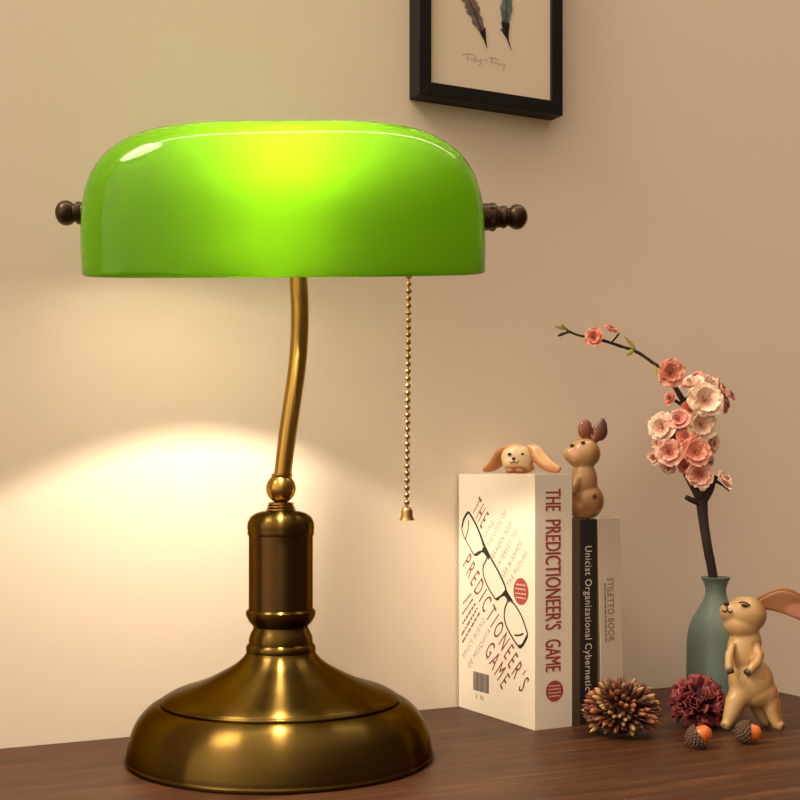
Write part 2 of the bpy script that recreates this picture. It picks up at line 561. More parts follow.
# pull chain
ch_top, ch_bot = at(409, 262, .80), at(406.8, 507, .80)
cb = MB(); cb.tube([ch_top, ch_bot], .0005, 8)
chain = cb.build('pull_chain', MAT['chain'], lamp, loc=ch_top)
ba = MB(); ba.ball((0, 0, 0), .00185, u=14, v=10)
bead0 = None
nb_ = 34
for k in range(nb_):
    p = ch_top.lerp(ch_bot, k / (nb_ - .4))
    if bead0 is None:
        bead0 = ba.build('bead', MAT['chain'], None); bo = bead0
    else:
        bo = bead0.copy(); COL.objects.link(bo)
    bo.parent = chain; bo.location = p - ch_top
pb = MB()
pu = .80 / F
pb.lathe([(0, 0), (1.8 * pu, 0), (4.6 * pu, -2 * pu), (6 * pu, -5 * pu), (6.2 * pu, -10 * pu), (7.4 * pu, -12.5 * pu), (8 * pu, -14 * pu), (7.0 * pu, -14.2 * pu), (3 * pu, -12 * pu), (0, -11 * pu)], 28, Matrix.Translation(ch_bot + Vector((0, 0, 0.0005))))
pb.build('pull_bell', MAT['chain'], chain, loc=ch_bot, auto=50)
arm = MB(); arm.tube([ch_top + Vector((0, 0, .001)), Vector((ch_top.x - .012, SY, BZ))], .0018, 8)
arm.build('chain_arm', MAT['bronze'], lamp, loc=ch_top)

# ------------------------------------------------------------------ framed feather print on the wall
Yl = wall_y(410); P = Vector(((410 - 400) / F * Yl, Yl, 0))
t0 = (P - W0).dot(WD) - .001
zb = CZ - (100.5 - HOR) / F * Yl
FW, FH, FD, FB = .1300, .185, .017, .0108
pic = thing('picture_frame', 'black framed feather print hanging on the wall above the lamp shade', 'picture', M @ Vector((t0 + FW / 2, 0, zb)))
MFm = M @ Matrix.Translation((t0, 0.0005, zb))
fr = MB()


def fbar(p):           # mitred bar: p = four (x, z) points
    fr.add([MFm @ Vector((x, y, z)) for y in (0, FD) for x, z in p], [(0, 3, 2, 1)[::-1], (4, 5, 6, 7)[::-1], (0, 1, 5, 4)[::-1], (1, 2, 6, 5)[::-1], (2, 3, 7, 6)[::-1], (3, 0, 4, 7)[::-1]])


O = [(0, 0), (FW, 0), (FW, FH), (0, FH)]; I = [(FB, FB), (FW - FB, FB), (FW - FB, FH - FB), (FB, FH - FB)]
for k in range(4):
    q = (k + 1) % 4
    fbar([O[k], O[q], I[q], I[k]])
fr.build('frame', MAT['frame'], pic, smooth=False, loc=pic.location, bevel=.0006)
pp = MB(); pp.box((FB - .002, .004, FB - .002), (FW - FB + .002, .0145, FH - FB + .002), MFm)
paper = pp.build('print', MAT['paper'], pic, smooth=False, loc=pic.location)
PF = .0148


def on_print(px, py):
    """pixel to (x, z) on the print's plane"""
    n0_ = MFm @ Vector((0, PF, 0))
    d = Vector(((px - 400) / F, 1, -(py - HOR) / F))
    t = (n0_ - Vector((0, 0, CZ))).dot(WN) / d.dot(WN)
    v = MFm.inverted() @ (Vector((0, 0, CZ)) + d * t)
    return v.x, v.z


def strokes(mb, pts2, wdt, plane, lift):
    """ribbon along a list of 2-D points; plane(x, z, y) gives the 3-D point"""
    n_ = len(pts2)
    vs = []
    for i, p in enumerate(pts2):
        a = Vector(pts2[max(i - 1, 0)]); b2 = Vector(pts2[min(i + 1, n_ - 1)])
        t = (b2 - a)
        t = t.normalized() if t.length > 1e-9 else Vector((1, 0))
        nn = Vector((-t.y, t.x)) * (wdt[i] if hasattr(wdt, '__len__') else wdt) / 2
        for sg in (-1, 1):
            vs.append(plane(p[0] + sg * nn.x, p[1] + sg * nn.y, lift))
    mb.add(vs, [(2 * i, 2 * i + 1, 2 * i + 3, 2 * i + 2) for i in range(n_ - 1)])


pl_print = lambda x, z, y: MFm @ Vector((x, PF + y, z))
random.seed(4)


def feather(spine, widths, name, mt, tip_from, seed):
    rnd = random.Random(seed)
    pts = [on_print(*p) for p in spine]
    fm = MB(); tm = MB()
    n_ = len(pts)
    for i in range(n_ - 1):
        a = Vector(pts[i]); b2 = Vector(pts[i + 1]); d = (b2 - a)
        for k in range(5):
            f = k / 5
            p = a + d * f; w_ = .8 * (widths[i] * (1 - f) + widths[i + 1] * f) * rnd.uniform(.75, 1.15)
            dn = d.normalized()
            for sg in (-1, 1):
                nn = Vector((-dn.y, dn.x)) * sg
                tgt = (tm if i >= tip_from else fm)
                e = p + nn * w_ - dn * w_ * .9
                tgt.add([pl_print(*(p + dn * .0010), .0001), pl_print(*(p - dn * .0022), .0001), pl_print(*(e - dn * .0008), .0001), pl_print(*(e + dn * .0008), .0001)], [(0, 1, 2, 3)])
    fo = fm.build(name, MAT[mt], paper, smooth=False, loc=pic.location)
    if tm.v: tm.build('feather_tip', MAT['feather_dark'], fo, smooth=False, loc=pic.location)
    qm = MB(); strokes(qm, pts, .0006, pl_print, .00022); qm.build('quill', MAT['feather_dark'], fo, smooth=False, loc=pic.location)


feather([(466, -60), (467, -30), (469, 0), (474, 12), (478, 22), (483, 33), (485, 40), (487, 48)], [.0085, .0085, .0080, .0076, .0066, .0048, .0018, .0002], 'feather', 'feather_brown', 5, 1)
feather([(508, -60), (508, -30), (507, 0), (506, 14), (505.5, 25), (506, 33), (508, 40), (511, 50)], [.0075, .0075, .0066, .0062, .0056, .0046, .0012, .0001], 'feather', 'feather_teal', 4, 2)
sg = MB()
for st in ([(462, 55), (467, 53.5), (474, 55)], [(468, 54), (467, 61)], [(470, 60), (472, 58), (473, 61), (475, 58)], [(476, 56), (475, 62), (478, 60)], [(478, 60), (480, 61), (482, 59), (479, 66)],
           [(484, 60), (486, 59), (487, 62)], [(489, 58), (494, 58), (499, 60)], [(492, 58), (491, 65)], [(494, 63), (496, 62), (497, 65)], [(498, 63), (500, 66), (502, 63)], [(502, 65), (505, 64), (503, 71)]):
    strokes(sg, [on_print(*p) for p in st], .00042, pl_print, .0002)
sg.build('signature', MAT['ink'], paper, smooth=False, loc=pic.location)

# ------------------------------------------------------------------ books
A0 = Vector((0.0463, 0.9835, 0)); A1 = Vector((0.0961, 0.8905, 0))     # bottom edge of the tall book's front cover
CD = (A1 - A0).normalized()                                             # along the cover, to the viewer
SD = Vector((-CD.y, CD.x, 0))                                           # along the spine, to the right
CW = (A1 - A0).length; CT = .0325


def book_frame(front):
    """x along the spine (right), y back along the cover, z up, origin at the lower left corner of the spine"""
    return Matrix(((SD.x, -CD.x, 0, front.x), (SD.y, -CD.y, 0, front.y), (0, 0, 1, 0), (0, 0, 0, 1)))


def text_polys(body, thin=0, gap=1):
    cu = bpy.data.curves.new('t', 'FONT'); cu.body = body; cu.size = 1; cu.resolution_u = 3; cu.offset = thin; cu.space_character = gap
    o = bpy.data.objects.new('t', cu); COL.objects.link(o)
    bpy.context.view_layer.update()
    me = o.to_mesh()
    vs = [Vector((v.co.x, v.co.y)) for v in me.vertices]; fs = [tuple(p.vertices) for p in me.polygons]
    o.to_mesh_clear()
    bpy.data.objects.remove(o); bpy.data.curves.remove(cu)
    return vs, fs


def put_text(mb, body, p0, p1, height, plane, lift=.00015, thin=0, gap=1, bold=0):
    """fit body between the 2-D points p0 and p1 (its baseline), caps 'height' tall"""
    vs, fs = text_polys(body, thin, gap)
    if not vs: return
    x0 = min(v.x for v in vs); x1 = max(v.x for v in vs)
    d = Vector(p1) - Vector(p0); L = d.length; t = d / L; u = Vector((-t.y, t.x))
    k = L / (x1 - x0); hh = height / .70
    for off in ([0] if not bold else [-bold, bold]):
        out = []
        for v in vs:
            q = Vector(p0) + t * ((v.x - x0) * k + off) + u * (v.y * hh)
            out.append(plane(q.x, q.y, lift + (.00003 if off > 0 else 0)))
        mb.add(out, fs)


def make_book(name, label, Mb, T, H, D, cover, tilt=0, group='books standing against the wall'):
    bk = thing(name, label, 'book', Mb @ Vector((T / 2, D / 2, 0)), group)
    c = .0009
    m_ = MB()
    m_.box((0, 0, 0), (c, D, H), Mb); m_.box((T - c, 0, 0), (T, D, H), Mb); m_.box((c, 0, 0), (T - c, c, H), Mb)
    co_ = m_.build('cover', cover, bk, smooth=False, loc=bk.location, bevel=.0003)
    pg = MB(); pg.box((c, c, .0012), (T - c, D - .0025, H - .0012), Mb)
    pg.build('pages', MAT['pages'], bk, smooth=False, loc=bk.location)
    return bk, co_


# tall cream book
MB1 = book_frame(A1)
bk1, cov1 = make_book('book', 'tall cream book with red title and drawn eyeglasses, rabbit head on top', MB1, CT, .183, CW, MAT['cover'])


def plane_hit(px, py, pt, nrm):
    d = Vector(((px - 400) / F, 1, -(py - HOR) / F))
    t = (pt - Vector((0, 0, CZ))).dot(nrm) / d.dot(nrm)
    return Vector((0, 0, CZ)) + d * t


def cv(px, py):                                 # pixel -> (u along cover from its left edge, z)
    p = plane_hit(px, py, A1, SD)
    return ((p - A0).dot(CD), p.z)


def cover_pl(u, z, y): return A0 + CD * u - SD * y + Vector((0, 0, z))
z6 = lambda x, y: cv(455 + .15 * x, 480 + .15 * y)
z7 = lambda x, y: cv(455 + .15 * x, 590 + .15 * y)
tt = MB()
put_text(tt, 'THE', cv(472, 511), cv(481.5, 529), .0165, cover_pl, thin=0, gap=1.5)
tt.build('cover_title', MAT['brownink'], cov1, smooth=False, loc=bk1.location)
tt = MB()
put_text(tt, "PREDICTIONEER'S", cv(462.5, 566), cv(520.5, 693), .0165, cover_pl, thin=0, gap=1.5)
tt.build('cover_title', MAT['brownink'], cov1, smooth=False, loc=bk1.location)
tt = MB()
put_text(tt, 'GAME', cv(484.5, 653), cv(502, 690), .0165, cover_pl, thin=0, gap=1.5)
tt.build('cover_title', MAT['brownink'], cov1, smooth=False, loc=bk1.location)
bt = MB()
for s_, a, b2 in (('USING', (203, 392), (262, 290)), ('THE LOGIC OF', (225, 452), (345, 222)), ('BRAZEN SELF-', (258, 524), (387, 285)), ('INTEREST TO', (294, 585), (417, 352)), ('SEE & SHAPE', (326, 655), (450, 424)), ('THE FUTURE', (360, 718), (486, 492))):
    put_text(bt, s_, z6(*a), z6(*b2), .0042, cover_pl, thin=-.015, gap=1.2)
bt.build('cover_subtitle', MAT['greyink'], cov1, smooth=False, loc=bk1.location)
bt = MB()
for s_, a, b2 in (('BRUCE BUENO', (62, 455), (205, 205)), ('DE MESQUITA', (100, 520), (238, 275))):
    put_text(bt, s_, z7(*a), z7(*b2), .0042, cover_pl, thin=-.015, gap=1.2)
bt.build('author_name', MAT['greyink'], cov1, smooth=False, loc=bk1.location)
bt = MB()
rl = random.Random(7)
for a, b2 in (((55, 90), (110, 25)), ((50, 160), (120, 60)), ((50, 225), (140, 85)), ((45, 300), (150, 120)), ((50, 350), (165, 150))):
    p0 = Vector(z7(*a)); p1 = Vector(z7(*b2)); k = 0.0
    while k < 1:                                # illegible words: short dashes
        e = min(1, k + rl.uniform(.07, .2))
        strokes(bt, [tuple(p0.lerp(p1, k)), tuple(p0.lerp(p1, e))], .0016, cover_pl, .00015)
        k = e + .035
bt.build('cover_small_print', MAT['brownink'], cov1, smooth=False, loc=bk1.location)
# eyeglasses drawing with three lenses
gl = MB()


def smooth2(pts, n=5): return smooth_prof([tuple(p) for p in pts], n)


def loop(f, pts, wd):
    q = [f(*p) for p in pts]
    strokes(gl, smooth2(q), wd, cover_pl, .0002)


loop(z6, [(90, 212), (62, 255), (46, 310), (58, 368), (92, 435), (132, 500), (165, 488), (190, 455), (182, 410), (150, 320), (112, 245), (90, 212)], .0011)
loop(z6, [(92, 212), (130, 275), (165, 350), (198, 435), (240, 520), (290, 610), (332, 700), (345, 745), (385, 810)], .0019)
loop(z6, [(88, 215), (60, 260), (47, 315)], .0022)
loop(z6, [(132, 500), (160, 480), (190, 478), (215, 515), (190, 575), (192, 640), (225, 720), (275, 795), (305, 775), (335, 740)], .0013)
loop(z6, [(185, 455), (205, 480), (232, 520)], .0042)
loop(z6, [(92, 265), (88, 330), (70, 395)], .0011)
loop(z7, [(275, 62), (305, 42), (335, 35), (352, 70), (332, 130), (333, 205), (365, 285), (425, 377), (448, 372), (482, 305), (478, 270), (445, 175), (405, 105), (372, 70)], .0015)
loop(z7, [(330, 5), (345, 35), (370, 70)], .0042)
loop(z7, [(425, 374), (450, 368), (484, 305)], .0024)
loop(z7, [(398, 300), (430, 302), (458, 290)], .0012)
gl.build('eyeglasses_drawing', MAT['black'], cov1, smooth=False, loc=bk1.location)


def disc(mb, c, r, plane, lift, n=40, rz=None):
    vs = [plane(c[0] + r * math.cos(2 * math.pi * k / n), c[1] + (rz or r) * math.sin(2 * math.pi * k / n), lift) for k in range(n)]
    mb.add(vs, [tuple(range(n))])


def badge(c, r, plane, seed):
    d = MB(); disc(d, c, r, plane, .00015)
    bo = d.build('round_badge', MAT['badge'], cov1, smooth=False, loc=bk1.location)
    m_ = MB(); rr = random.Random(seed)
    for row in (-.5, -.18, .16, .48):
        half = math.sqrt(1 - row * row) * .72 * r
        x = -half
        while x < half - .0006:
            e = min(half, x + rr.uniform(.0006, .0018))
            strokes(m_, [(c[0] + x, c[1] - row * r), (c[0] + e, c[1] - row * r + rr.uniform(-.0002, .0002))], .0008, plane, .0003)
            x = e + .0006
    m_.build('badge_lettering', MAT['cover'], bo, smooth=False, loc=bk1.location)


badge(cv(521, 591.5), .0098, cover_pl, 1)
# barcode
bc = MB(); x0, zt = cv(473.5, 671); x1, zl = cv(489, 694)
x = x0; rr = random.Random(3)
while x < x1:
    wv = rr.uniform(.0003, .0011)
    strokes(bc, [(x + wv / 2, zt), (x + wv / 2, zl)], wv, cover_pl, .00015)
    x += wv + rr.uniform(.00015, .0004)
put_text(bc, '1 0', (x0 + .004, zl - .0062), (x0 + .0145, zl - .0062), .0036, cover_pl)
bc.build('barcode', MAT['greyink'], cov1, smooth=False, loc=bk1.location)


def spine_pl_of(front):
    return lambda u, z, y: front + SD * u + CD * y + Vector((0, 0, z))


def spine_uv(px, py, front):
    p = plane_hit(px, py, front, CD)
    return ((p - front).dot(SD), p.z)


sp1 = spine_pl_of(A1)
st = MB()
zz = lambda py: spine_uv(546, py, A1)[1]
u0 = spine_uv(545.5, 580, A1)[0]; u1 = spine_uv(561, 580, A1)[0]
for s_, ya, yb in (('THE', 489, 511), ("PREDICTIONEER'S", 520, 630), ('GAME', 640, 672)):
    put_text(st, s_, (u0, zz(ya)), (u0, zz(yb)), (u1 - u0), sp1, bold=.00022)
st.build('spine_title', MAT['red'], cov1, smooth=False, loc=bk1.location)
badge(spine_uv(554.5, 691, A1), .0076, sp1, 2)

# thin olive book, black book, pale book
A2 = A1 + SD * (CT + .0004) - CD * .001
MB2 = book_frame(A2)
T2 = .0074
bk2, cov2 = make_book('book', 'thin dark olive book squeezed between the tall cream and the black book', MB2, T2, .150, .098, MAT['olive'])
A3 = A2 + SD * (T2 + .0004)
MB3 = book_frame(A3)
T3 = .0150
bk3, cov3 = make_book('book', 'black book with white title along its spine, under the sitting rabbit', MB3, T3, .150, .100, MAT['blackbook'])
sp3 = spine_pl_of(A3)
st = MB()
u0 = .0042
for s_, ya, yb in (('Unicist', 546, 575), ('Organizational', 579, 639), ('Cybernetic', 643, 690)):
    put_text(st, s_, (u0, spine_uv(592, ya, A3)[1]), (u0, spine_uv(592, yb, A3)[1]), .0060, sp3, thin=0, gap=1.1)
st.build('spine_title', MAT['white'], cov3, smooth=False, loc=bk3.location)
# pale book leans a little to the left
A4 = A3 + SD * (T3 + .0044)
lean = R(-1.5)
MB4 = book_frame(A4) @ Matrix.Rotation(lean, 4, 'Y')
T4 = .0205
bk4, cov4 = make_book('book', 'pale grey-beige book leaning at the right end of the row', MB4, T4, .1507, .097, MAT['whitebook'])
st = MB()
pl4 = lambda u, z, y: MB4 @ Vector((u, -y, z))
def lz4(py): return spine_uv(612, py, A4)[1]
put_text(st, 'STILETTO BOOK', (.0075, lz4(578)), (.0075, lz4(642)), .0056, pl4, gap=1.1, thin=.004)
z_ = lz4(583)
rr = random.Random(9)
while z_ > lz4(638):
    e = z_ - rr.uniform(.0015, .004)
    strokes(st, [(.0052, z_), (.0052, e)], .0012, pl4, .00015)
    z_ = e - .0008
st.build('spine_title', MAT['greyink'], cov4, smooth=False, loc=bk4.location)
strk = MB()

# ------------------------------------------------------------------ figurines
def organic(name, mb, voxel, smooth_it, paint, parent, loc, mt='rabbit', post=None):
    """fuse the overlapping shapes of mb into one skin, then paint it"""
    tmp = mb.build('tmp', MAT[mt], None, loc=loc)
    r = tmp.modifiers.new('r', 'REMESH'); r.mode = 'VOXEL'; r.voxel_size = voxel; r.use_smooth_shade = True
    sm = tmp.modifiers.new('s', 'SMOOTH'); sm.factor = .5; sm.iterations = smooth_it
    bpy.context.view_layer.update()
    dg = bpy.context.evaluated_depsgraph_get()
    me = bpy.data.meshes.new_from_object(tmp.evaluated_get(dg))
    bpy.data.objects.remove(tmp)
    o = bpy.data.objects.new(name, me); me.name = name
    COL.objects.link(o)
    me.materials.clear(); me.materials.append(MAT[mt])
    for p in me.polygons: p.use_smooth = True
    at_ = me.color_attributes.new('paint', 'FLOAT_COLOR', 'POINT')
    for i, v in enumerate(me.vertices):
        at_.data[i].color = (*paint(v.co + Vector(loc), v.normal), 1)
    o.location = Vector(loc)
    if parent is not None:
        o.parent = parent; o.location = Vector(loc) - world_loc(parent)
    return o


def lerp3(a, b, t):
    t = max(0, min(1, t)); t = t * t * (3 - 2 * t)
    return tuple(x + (y - x) * t for x, y in zip(a, b))


def rotY(deg): return Matrix.Rotation(R(deg), 3, 'Y')


CREAM = (0.60, 0.385, 0.165); TAN = (0.40, 0.165, 0.045); BROWN = (0.26, 0.095, 0.035); DK = (0.05, 0.02, 0.012); PINK = (0.60, 0.27, 0.17)


class Loc:
    """local frame in photo pixels at depth Y"""
    def __init__(s, Y): s.Y = Y; s.k = Y / F
    def __call__(s, px, py, d=0): return at(px, py, s.Y + d * s.k)


# --- standing rabbit
L = Loc(.897)
k = L.k
rab = thing('rabbit_figurine', 'cream and tan rabbit figurine standing on the desk in front of the blue vase', 'figurine', (L(752, 729).x, .897, 0), 'rabbit figurines')
m_ = MB()
def E(px, py, d, rx, ry, rz, ang=0, mb=None, kk=None):
    (mb or m_).ball(L(px, py, d), (rx * L.k, ry * L.k, rz * L.k), M=rotY(ang), u=32, v=20)
E(746, 614.5, 0, 20.5, 18.5, 18.2, 8)             # skull
E(741.5, 624.5, 0, 18.5, 17, 14, 8)                  # cheeks
E(730, 612, -1, 10.5, 11, 10, -20)              # muzzle
E(725.5, 610.5, -1, 6, 7, 6)
E(744, 652, 0, 16.5, 15, 26, -4)                # chest
E(746, 642, 0, 15.5, 14, 18)
E(751, 681, 0, 22.5, 20, 24, -14)               # belly
E(756, 691, 2, 20.5, 20, 16.5)
# arms, hips
E(742, 692, -3, 13, 13, 14); E(764, 693, -3, 14, 13, 15, -20)
m_.tube([L(733, 643, -10), L(729.5, 654, -15), L(728.5, 665, -19), L(731, 674, -22)], [2.6 * k, 4.4 * k, 4 * k, 4.2 * k], 16)
m_.tube([L(757, 645, -11), L(759.5, 655, -15), L(757, 663, -19.5), L(751, 669, -23), L(746, 674.5, -25)], [3 * k, 5.2 * k, 4.8 * k, 4.4 * k, 4.4 * k], 16)
# legs
m_.tube([L(740, 690, -4), L(735, 702, -7), L(731, 713, -9), L(727, 723, -11), L(724, 726.5, -14)], [9 * k, 10 * k, 8 * k, 5.5 * k, 4.6 * k], 18)
m_.tube([L(758, 700, 14), L(762, 712, 14), L(767, 720, 13), L(771, 722.5, 10)], [11 * k, 9 * k, 8 * k, 5.5 * k], 18)
m_.tube([L(766, 690, -3), L(771, 703, -5), L(774, 715, -7), L(778, 725, -10), L(784, 727.5, -14)], [9 * k, 9.5 * k, 7.5 * k, 5.6 * k, 4.4 * k], 18)
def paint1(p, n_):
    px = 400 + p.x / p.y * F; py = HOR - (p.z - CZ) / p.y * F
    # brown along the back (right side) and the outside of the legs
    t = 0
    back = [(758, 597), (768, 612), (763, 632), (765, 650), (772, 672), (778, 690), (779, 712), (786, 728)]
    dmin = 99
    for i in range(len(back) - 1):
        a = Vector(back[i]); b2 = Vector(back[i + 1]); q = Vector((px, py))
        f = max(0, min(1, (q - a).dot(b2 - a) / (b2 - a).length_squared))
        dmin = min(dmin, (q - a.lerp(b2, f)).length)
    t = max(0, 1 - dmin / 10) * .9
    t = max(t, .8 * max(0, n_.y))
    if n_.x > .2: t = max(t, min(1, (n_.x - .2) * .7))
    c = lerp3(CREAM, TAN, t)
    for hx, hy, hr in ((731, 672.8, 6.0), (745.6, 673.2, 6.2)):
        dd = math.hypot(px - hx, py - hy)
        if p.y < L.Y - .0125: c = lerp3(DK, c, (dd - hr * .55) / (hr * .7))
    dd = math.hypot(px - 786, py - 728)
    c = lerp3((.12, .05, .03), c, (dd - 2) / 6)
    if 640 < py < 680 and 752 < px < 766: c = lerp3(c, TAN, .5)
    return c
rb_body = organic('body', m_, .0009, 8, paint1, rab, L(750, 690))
for nm, d_, dy, rz_ in (('ear', -3, 7, 4), ('ear', 9, 3.5, -3)):
    e_m = MB()
    # leaf-shaped ear swept back to the right
    n_ = 22
    pts = []
    cpts = smooth_prof([(752, 600, 2), (766, 596, 7), (782, 595.5, 12), (797, 600, 13.5), (810, 606, 9), (818, 610, 2)], 4)
    for cx, cy, hw in cpts:
        ring_ = []
        for q in range(20):
            aa = 2 * math.pi * q / 20
            ox = math.cos(aa); oz = math.sin(aa)
            # cup: hollow on the front side
            y_ = -oz * 3.0 + (3.0 * (1 - ox * ox) if oz > 0 else 0) * .6
            ring_.append(L(cx - .18 * ox * hw, cy - ox * hw + dy, d_ + y_))
        pts.append(ring_)
    vs = [v for r_ in pts for v in r_]
    fs = [(i * 20 + q, i * 20 + (q + 1) % 20, (i + 1) * 20 + (q + 1) % 20, (i + 1) * 20 + q) for i in range(len(pts) - 1) for q in range(20)]
    fs += [tuple(range(20)), tuple((len(pts) - 1) * 20 + q for q in range(20))]
    e_m.add(vs, fs)
    def paint_e(p, nn, dd=dy):
        px = 400 + p.x / p.y * F; py = HOR - (p.z - CZ) / p.y * F
        t = math.hypot((px - 799) / 17, (py - 604 - dd) / 9)
        return lerp3(PINK, lerp3((.40, .18, .07), (.22, .08, .03), abs(px - 780) / 40), (t - .6) / .5)
    organic('ear', e_m, .0008, 3, paint_e, rab, L(780, 600))
fm = MB()
fm.ball(L(726.5, 604, -6), (3.2 * k, 2.5 * k, 2.3 * k), M=rotY(20))
fm.build('nose', MAT['eye'], rb_body, loc=L(726.5, 604, -6))
fm = MB()
ysurf = -12.5
fm.tube([L(727, 607, -9.0), L(727.3, 610, -10.8), L(729.5, 612.5, -12.0), L(732, 611, -12.6)], .9 * k, 8); fm.tube([L(727.3, 610, -10.8), L(724.5, 612, -9.6), L(722.5, 610.5, -7.8)], .9 * k, 8)
fm.build('mouth', MAT['eye'], rb_body, loc=L(727, 610, -11))
fm = MB(); fm.ball(L(744.5, 605.5, -15.6), (3.6 * k, 2.0 * k, 1.6 * k), M=rotY(18)); fm.tube([L(739, 603, -15.2), L(742, 602, -16), L(746, 602.6, -16.2), L(750, 606, -16)], .8 * k, 8)
fm.build('eye', MAT['eye'], rb_body, loc=L(744.5, 605, -15))

# --- rabbit sitting on the shorter books
L = Loc(.930); k = L.k
zbk = .150
r2 = thing('rabbit_figurine', 'brown-eared rabbit figurine sitting upright on top of the dark books', 'figurine', (L(587, 519).x, .930, zbk), 'rabbit figurines')
m_ = MB()
E(584, 453.5, 0, 16.5, 15, 15.5)
E(578, 456, -1, 12, 12, 11.5)
E(571.5, 454, -1, 8.5, 9, 8.5)
E(584, 482, 0, 13.5, 13, 22)
E(587, 501, 0, 17, 15, 18.5)
E(579, 508, -2, 10, 12, 11)
m_.tube([L(578, 478, -8), L(574, 487, -11), L(572, 494, -12)], [5 * k, 4.5 * k, 4 * k], 14)
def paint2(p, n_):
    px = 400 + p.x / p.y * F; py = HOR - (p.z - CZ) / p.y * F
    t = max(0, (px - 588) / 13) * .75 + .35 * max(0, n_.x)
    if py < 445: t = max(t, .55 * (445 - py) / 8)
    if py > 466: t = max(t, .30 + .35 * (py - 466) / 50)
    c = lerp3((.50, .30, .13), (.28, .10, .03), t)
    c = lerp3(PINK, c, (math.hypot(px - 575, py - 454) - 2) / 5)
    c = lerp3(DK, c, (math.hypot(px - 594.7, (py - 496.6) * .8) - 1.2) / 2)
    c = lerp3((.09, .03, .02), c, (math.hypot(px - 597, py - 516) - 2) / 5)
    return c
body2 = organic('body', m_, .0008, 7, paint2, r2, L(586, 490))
def paint_ear2(p, n_):
    px = 400 + p.x / p.y * F; py = HOR - (p.z - CZ) / p.y * F
    return lerp3((.24, .075, .035), (.10, .03, .018), (px - 588) / 18 + .3 * (430 - py) / 12)
m_ = MB(); E(585, 429, -1, 7.2, 4, 10, 6); E(587, 438, 0, 4, 3.5, 6)
organic('ear', m_, .0007, 3, paint_ear2, r2, L(585, 430))
m_ = MB(); E(599.5, 432, 1, 8.2, 4.2, 9.5, 18); E(601.8, 426.5, 1, 5.6, 3.2, 7, 5); E(602.5, 421.5, 1, 3, 2.5, 4); E(594, 439, 1, 5, 3.8, 5)
organic('ear', m_, .0007, 3, paint_ear2, r2, L(600, 431))
for ex, ey, dd in ((583, 442.5, -12.3), (572, 445.5, -7.5)):
    fm = MB(); fm.ball(L(ex, ey, dd), (2.2 * k, 1.5 * k, 1.7 * k)); fm.build('eye', MAT['eye'], body2, loc=L(ex, ey, dd))

# --- rabbit head with drooping ears on the tall book
LO = Vector((.0898, .9350, .183))
L = Loc(.935); k = L.k
r3 = thing('rabbit_figurine', 'lop-eared rabbit figurine peeking over the top of the tall cream book', 'figurine', LO, 'rabbit figurines')
m_ = MB()
E(518, 457.5, -1, 17, 13, 14.0)
E(515, 463, -5, 13, 10, 8.5)
E(520, 468, 3, 15, 12, 5.8)
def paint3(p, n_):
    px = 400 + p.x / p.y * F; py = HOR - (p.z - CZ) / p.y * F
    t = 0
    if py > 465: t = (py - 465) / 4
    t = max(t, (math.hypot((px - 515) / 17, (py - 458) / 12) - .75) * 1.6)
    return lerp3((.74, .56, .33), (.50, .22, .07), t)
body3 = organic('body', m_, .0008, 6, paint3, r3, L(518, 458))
ED = Vector((-.75, .66, 0))
def lop(pts, wid, name='ear'):
    mb = MB()
    rings = []
    cp = smooth_prof([(p[0], p[1], p[2], w_) for p, w_ in zip(pts, wid)], 4)
    P3 = []
    for px, py, dep, w_ in cp: P3.append((at(px, py, .935 + dep), w_))
    for i, (p, w_) in enumerate(P3):
        t = (P3[min(i + 1, len(P3) - 1)][0] - P3[max(i - 1, 0)][0]).normalized()
        u_ = t.cross(Vector((0, 1, 0))).normalized()
        v_ = t.cross(u_).normalized()
        rings.append([p + u_ * math.cos(2 * math.pi * q / 18) * w_ * k + v_ * math.sin(2 * math.pi * q / 18) * w_ * k * .55 for q in range(18)])
    vs = [v for r_ in rings for v in r_]
    fs = [(i * 18 + q, i * 18 + (q + 1) % 18, (i + 1) * 18 + (q + 1) % 18, (i + 1) * 18 + q) for i in range(len(rings) - 1) for q in range(18)]
    fs += [tuple(range(18)), tuple((len(rings) - 1) * 18 + q for q in range(18))]
    mb.add(vs, fs)
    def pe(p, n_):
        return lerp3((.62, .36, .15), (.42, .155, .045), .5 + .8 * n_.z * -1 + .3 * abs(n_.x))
    organic(name, mb, .0008, 3, pe, r3, P3[len(P3) // 2][0])
lop([(511, 447.5, -.004), (503, 453, .004), (497, 462, .010), (490, 467.5, .016), (483, 470.0, .0205)], [3, 7, 7.0, 5.0, 2.4])
lop([(527, 447, -.004), (535, 451, -.007), (541, 459, -.011), (549, 466, -.016), (560, 470.0, -.021)], [3, 7, 7.4, 6.2, 3.6])
for ex, ey in ((509.5, 454.3), (522.3, 454.3)):
    fm = MB(); fm.ball(L(ex, ey, -12.6), (1.9 * k, 1.2 * k, 1.6 * k)); fm.build('eye', MAT['eye'], body3, loc=L(ex, ey, -12.5))
fm = MB(); fm.ball(L(513.6, 458.4, -14.6), (2.0 * k, 1.3 * k, 1.3 * k)); fm.build('nose', MAT['eye'], body3, loc=L(513.6, 458.4, -14))
fm = MB(); fm.tube([L(509.5, 461.2, -13.9), L(511.5, 463, -15.0), L(513.7, 461.6, -15.2), L(513.7, 459, -15)], .45 * k, 8); fm.tube([L(513.7, 461.6, -15.2), L(516.5, 463.2, -15), L(519, 461, -14.6)], .45 * k, 8)
fm.build('mouth', MAT['eye'], body3, loc=L(513.6, 461, -14))
PAW = mat('paw_paint', (0.42, 0.14, 0.08), .4)
for q in (510, 519):
    fm = MB(); fm.ball(L(q, 470.8, -13), (4.6 * k, 5 * k, 2.6 * k)); fm.build('paw', PAW, body3, loc=L(q, 471, -13))

